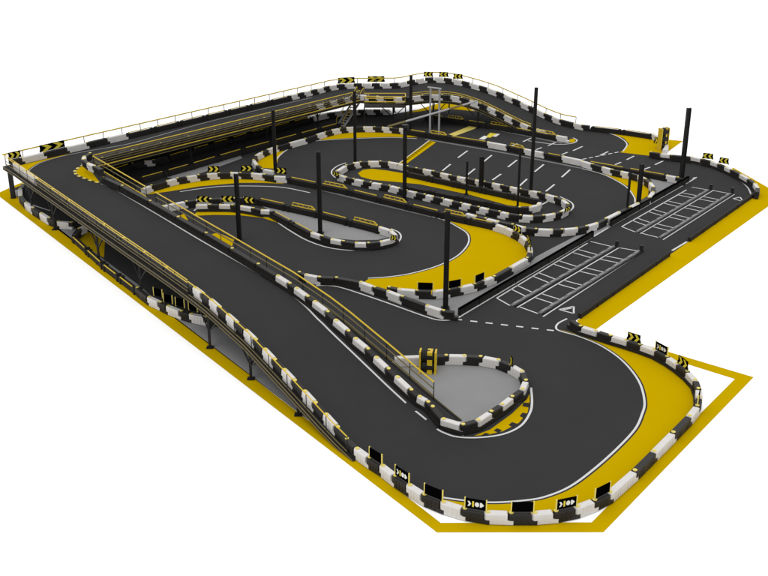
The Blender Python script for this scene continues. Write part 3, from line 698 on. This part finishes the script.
for x, lab in ((5.0, 'left of three small signs on the crest of the bridge'), (6.75, 'middle of three small signs on the crest of the bridge'), (8.35, 'right of three small signs on the crest of the bridge')):
    j = min(range(len(bo)), key=lambda k: abs(bo[k].x-x)); signboard(lab, bo[j]-Vector((0, .3, 0)), -.2, 'chev', w=1.0, h=.55, z0=.65, n=2, dirn=-1)

# ------------------------------------------------------------------ pit lane
def wall(label, a, b, h, w, mtl='rubber', name='pit_wall', cap=None):
    a = Vector(a); b = Vector(b); d = b-a; t = thing(name, label, 'wall', a, math.atan2(d.y, d.x)); L = d.length
    bm = bmesh.new(); box(bm, 0, L, -w/2, w/2, .018, h); link('wall_panel', bm, mtl, t)
    if cap: bm = bmesh.new(); box(bm, 0, L, -w/2-.02, w/2+.02, h, h+.05); link('coping', bm, cap, t)
    bm = bmesh.new()
    n = max(1, int(L/2.4))
    for i in range(n+1):
        x = min(max(L*i/n, .06), L-.06); box(bm, x-.05, x+.05, -w/2-.03, w/2+.03, .018, h-.02)
    link('ribs', bm, 'steel', t); return t
wall('long black pit wall on the near half of the pit lane', U(459, 316), U(592.5, 237.2), .50, .16, cap='board')
wall('black pit wall on the far half of the pit lane up to the tall column', U(610.5, 226.5), U(688, 182), .50, .16, cap='board')
wall('low dark wall along the outer edge of the pit lane, near part', U(579.5, 318.6), U(668.5, 256.3), .36, .2, 'rubber', 'outer_wall')
wall('low dark wall along the outer edge of the pit lane, far part', U(689, 241.8), U(757.5, 193.8), .36, .2, 'rubber', 'outer_wall')
def bays(tl, bl, nr, edge, kerb_a, kerb_b, white_a, white_b):
    """ladder of bays between an edge line and a raised kerb"""
    q = []
    k = len(edge)
    for e in edge:
        A = lerp(tl[0], bl[0], e); B = lerp(tl[1], bl[1], e); q.append([A, B])
    q.append([tl[0], bl[0]]); return q
def ladder(c00, c01, c10, c11):
    # c00 far start on edge line, c01 far start on kerb, c10 near end on edge line, c11 near end on kerb
    edges = [0, .155, .215, .37, .43, .585, .645, .80, .86, 1.0]
    return [[lerp(c00, c10, e), lerp(c01, c11, e)] for e in edges]
la = ladder(U(691.7, 187.5), U(706.7, 190), U(621.7, 227), U(635, 232.3))
lb_ = ladder(U(713.5, 191), U(729, 193.8), U(641, 233.5), U(658, 237.8))
lc = ladder(U(590.5, 241.8), U(611, 246.8), U(496.7, 298.5), U(510, 306))
ld = ladder(U(620, 248.3), U(638, 251.3), U(520, 307.5), U(538, 314))
rail_lines = [[U(713.5, 190.5), U(640, 234)], [U(734.5, 194.5), U(663, 240)], [U(619, 248), U(517, 308)], [U(643.5, 251.5), U(543, 317)], [U(686.5, 190.2), U(621.7, 227)], [U(587.5, 243.5), U(496.7, 298.5)]]
lines('pit_bay_lines', la+lb_+lc+ld+rail_lines, .034, .11, 'line')
def kerb(label, a, b):
    d = b-a; L = d.length; t = thing('bay_divider', label, 'kerb', a, math.atan2(d.y, d.x), 'pit bay dividers')
    bm = bmesh.new(); box(bm, 0, L, -.13, .13, .018, .10); link('divider_base', bm, 'kerb', t)
    n = int(L/1.15); bm = bmesh.new()
    for i in range(n): box(bm, L*(i+.15)/n, L*(i+.75)/n, -.09, .09, .10, .15)
    link('rubber_studs', bm, 'concrete', t)
    bm = bmesh.new(); box(bm, 0, L, -.30, -.17, .018, .13)
    link('black_edge', bm, 'rubber', t)
kerb('grey studded divider between the two bay rows, far half of the pit lane', U(636.5, 232.8), U(708.5, 190.5))
kerb('grey studded divider beside the driving lane, far half of the pit lane', U(660, 238.3), U(730.5, 194))
kerb('grey studded divider between the two bay rows, near half of the pit lane', U(512, 306.3), U(614.5, 246.8))
kerb('grey studded divider beside the driving lane, near half of the pit lane', U(540, 314), U(640.5, 251))
for (u, v), lab in zip([(710.5, 190.3), (732, 193.8), (616.6, 247.6), (641, 252)], ['black bollard at the far end of the inner divider, far bays', 'black bollard at the far end of the outer divider, far bays', 'black bollard at the end of the inner divider, near bays', 'black bollard at the end of the outer divider, near bays']):
    t = thing('bollard', lab, 'bollard', U(u, v), 0, 'black pit bollards')
    bm = bmesh.new(); tube(bm, (0, 0, .02), (0, 0, .5), .16, 10, .14); link('body', bm, 'black', t, False)
    bm = bmesh.new(); tube(bm, (0, 0, .5), (0, 0, .56), .17, 10); link('top', bm, 'steel', t)
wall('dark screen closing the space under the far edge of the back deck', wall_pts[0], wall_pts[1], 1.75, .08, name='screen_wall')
# yellow framed tyre stands
def stand(label, p, rz, h):
    t = thing('tyre_stand', label, 'stand', p, rz, 'yellow framed tyre stands')
    for x, w in ((-.50, .05), (.08, .15 if h < 1.6 else .07), (.42, .05)):
        bm = bmesh.new(); box(bm, x-w, x+w, -.3, .3, .12, h)
        box(bm, x-w, x+w, -.38, .38, .02, .12); link('side_frame', bm, 'yrail', t)
    n = 2 if h < 1.6 else 3; r = (h-.1)/n/2
    for k in range(n):
        bm = bmesh.new()
        prev = None
        for j, (x, rr) in enumerate(((-.44, r*.8), (-.38, r), (-.12, r*1.03), (.30, r), (.36, r*.8))):
            ring = [bm.verts.new((x, rr*math.cos(q*math.pi/9), .1+r+k*2*r+rr*math.sin(q*math.pi/9))) for q in range(18)]
            if prev:
                for q in range(18): bm.faces.new((prev[q], prev[(q+1) % 18], ring[(q+1) % 18], ring[q]))
            else: bm.faces.new(ring)
            prev = ring
        bm.faces.new(prev[::-1]); link('tyre', bm, 'rubber', t)
stand('yellow framed black tyre stand on the teardrop island barrier', U(428.5, 372), -.15, 1.42)
stand('tall yellow framed black tyre stand at the yellow corner, top right', U(662.5, 150), .5, 2.3)

# ------------------------------------------------------------------ light
w = bpy.data.worlds.new('World'); bpy.context.scene.world = w; w.use_nodes = True
bg = w.node_tree.nodes['Background']; bg.inputs[0].default_value = (1, 1, 1, 1); bg.inputs[1].default_value = 1.12
sd = bpy.data.lights.new('sun', 'SUN'); sd.energy = 1.0; sd.angle = math.radians(35); sd.color = (1, .985, .96)
so = bpy.data.objects.new('sun', sd); C.objects.link(so); so.rotation_euler = (math.radians(22), math.radians(-14), 0)
sc = bpy.context.scene
sc.view_settings.view_transform = 'Standard'; sc.view_settings.look = 'None'; sc.view_settings.exposure = 0; sc.view_settings.gamma = 1
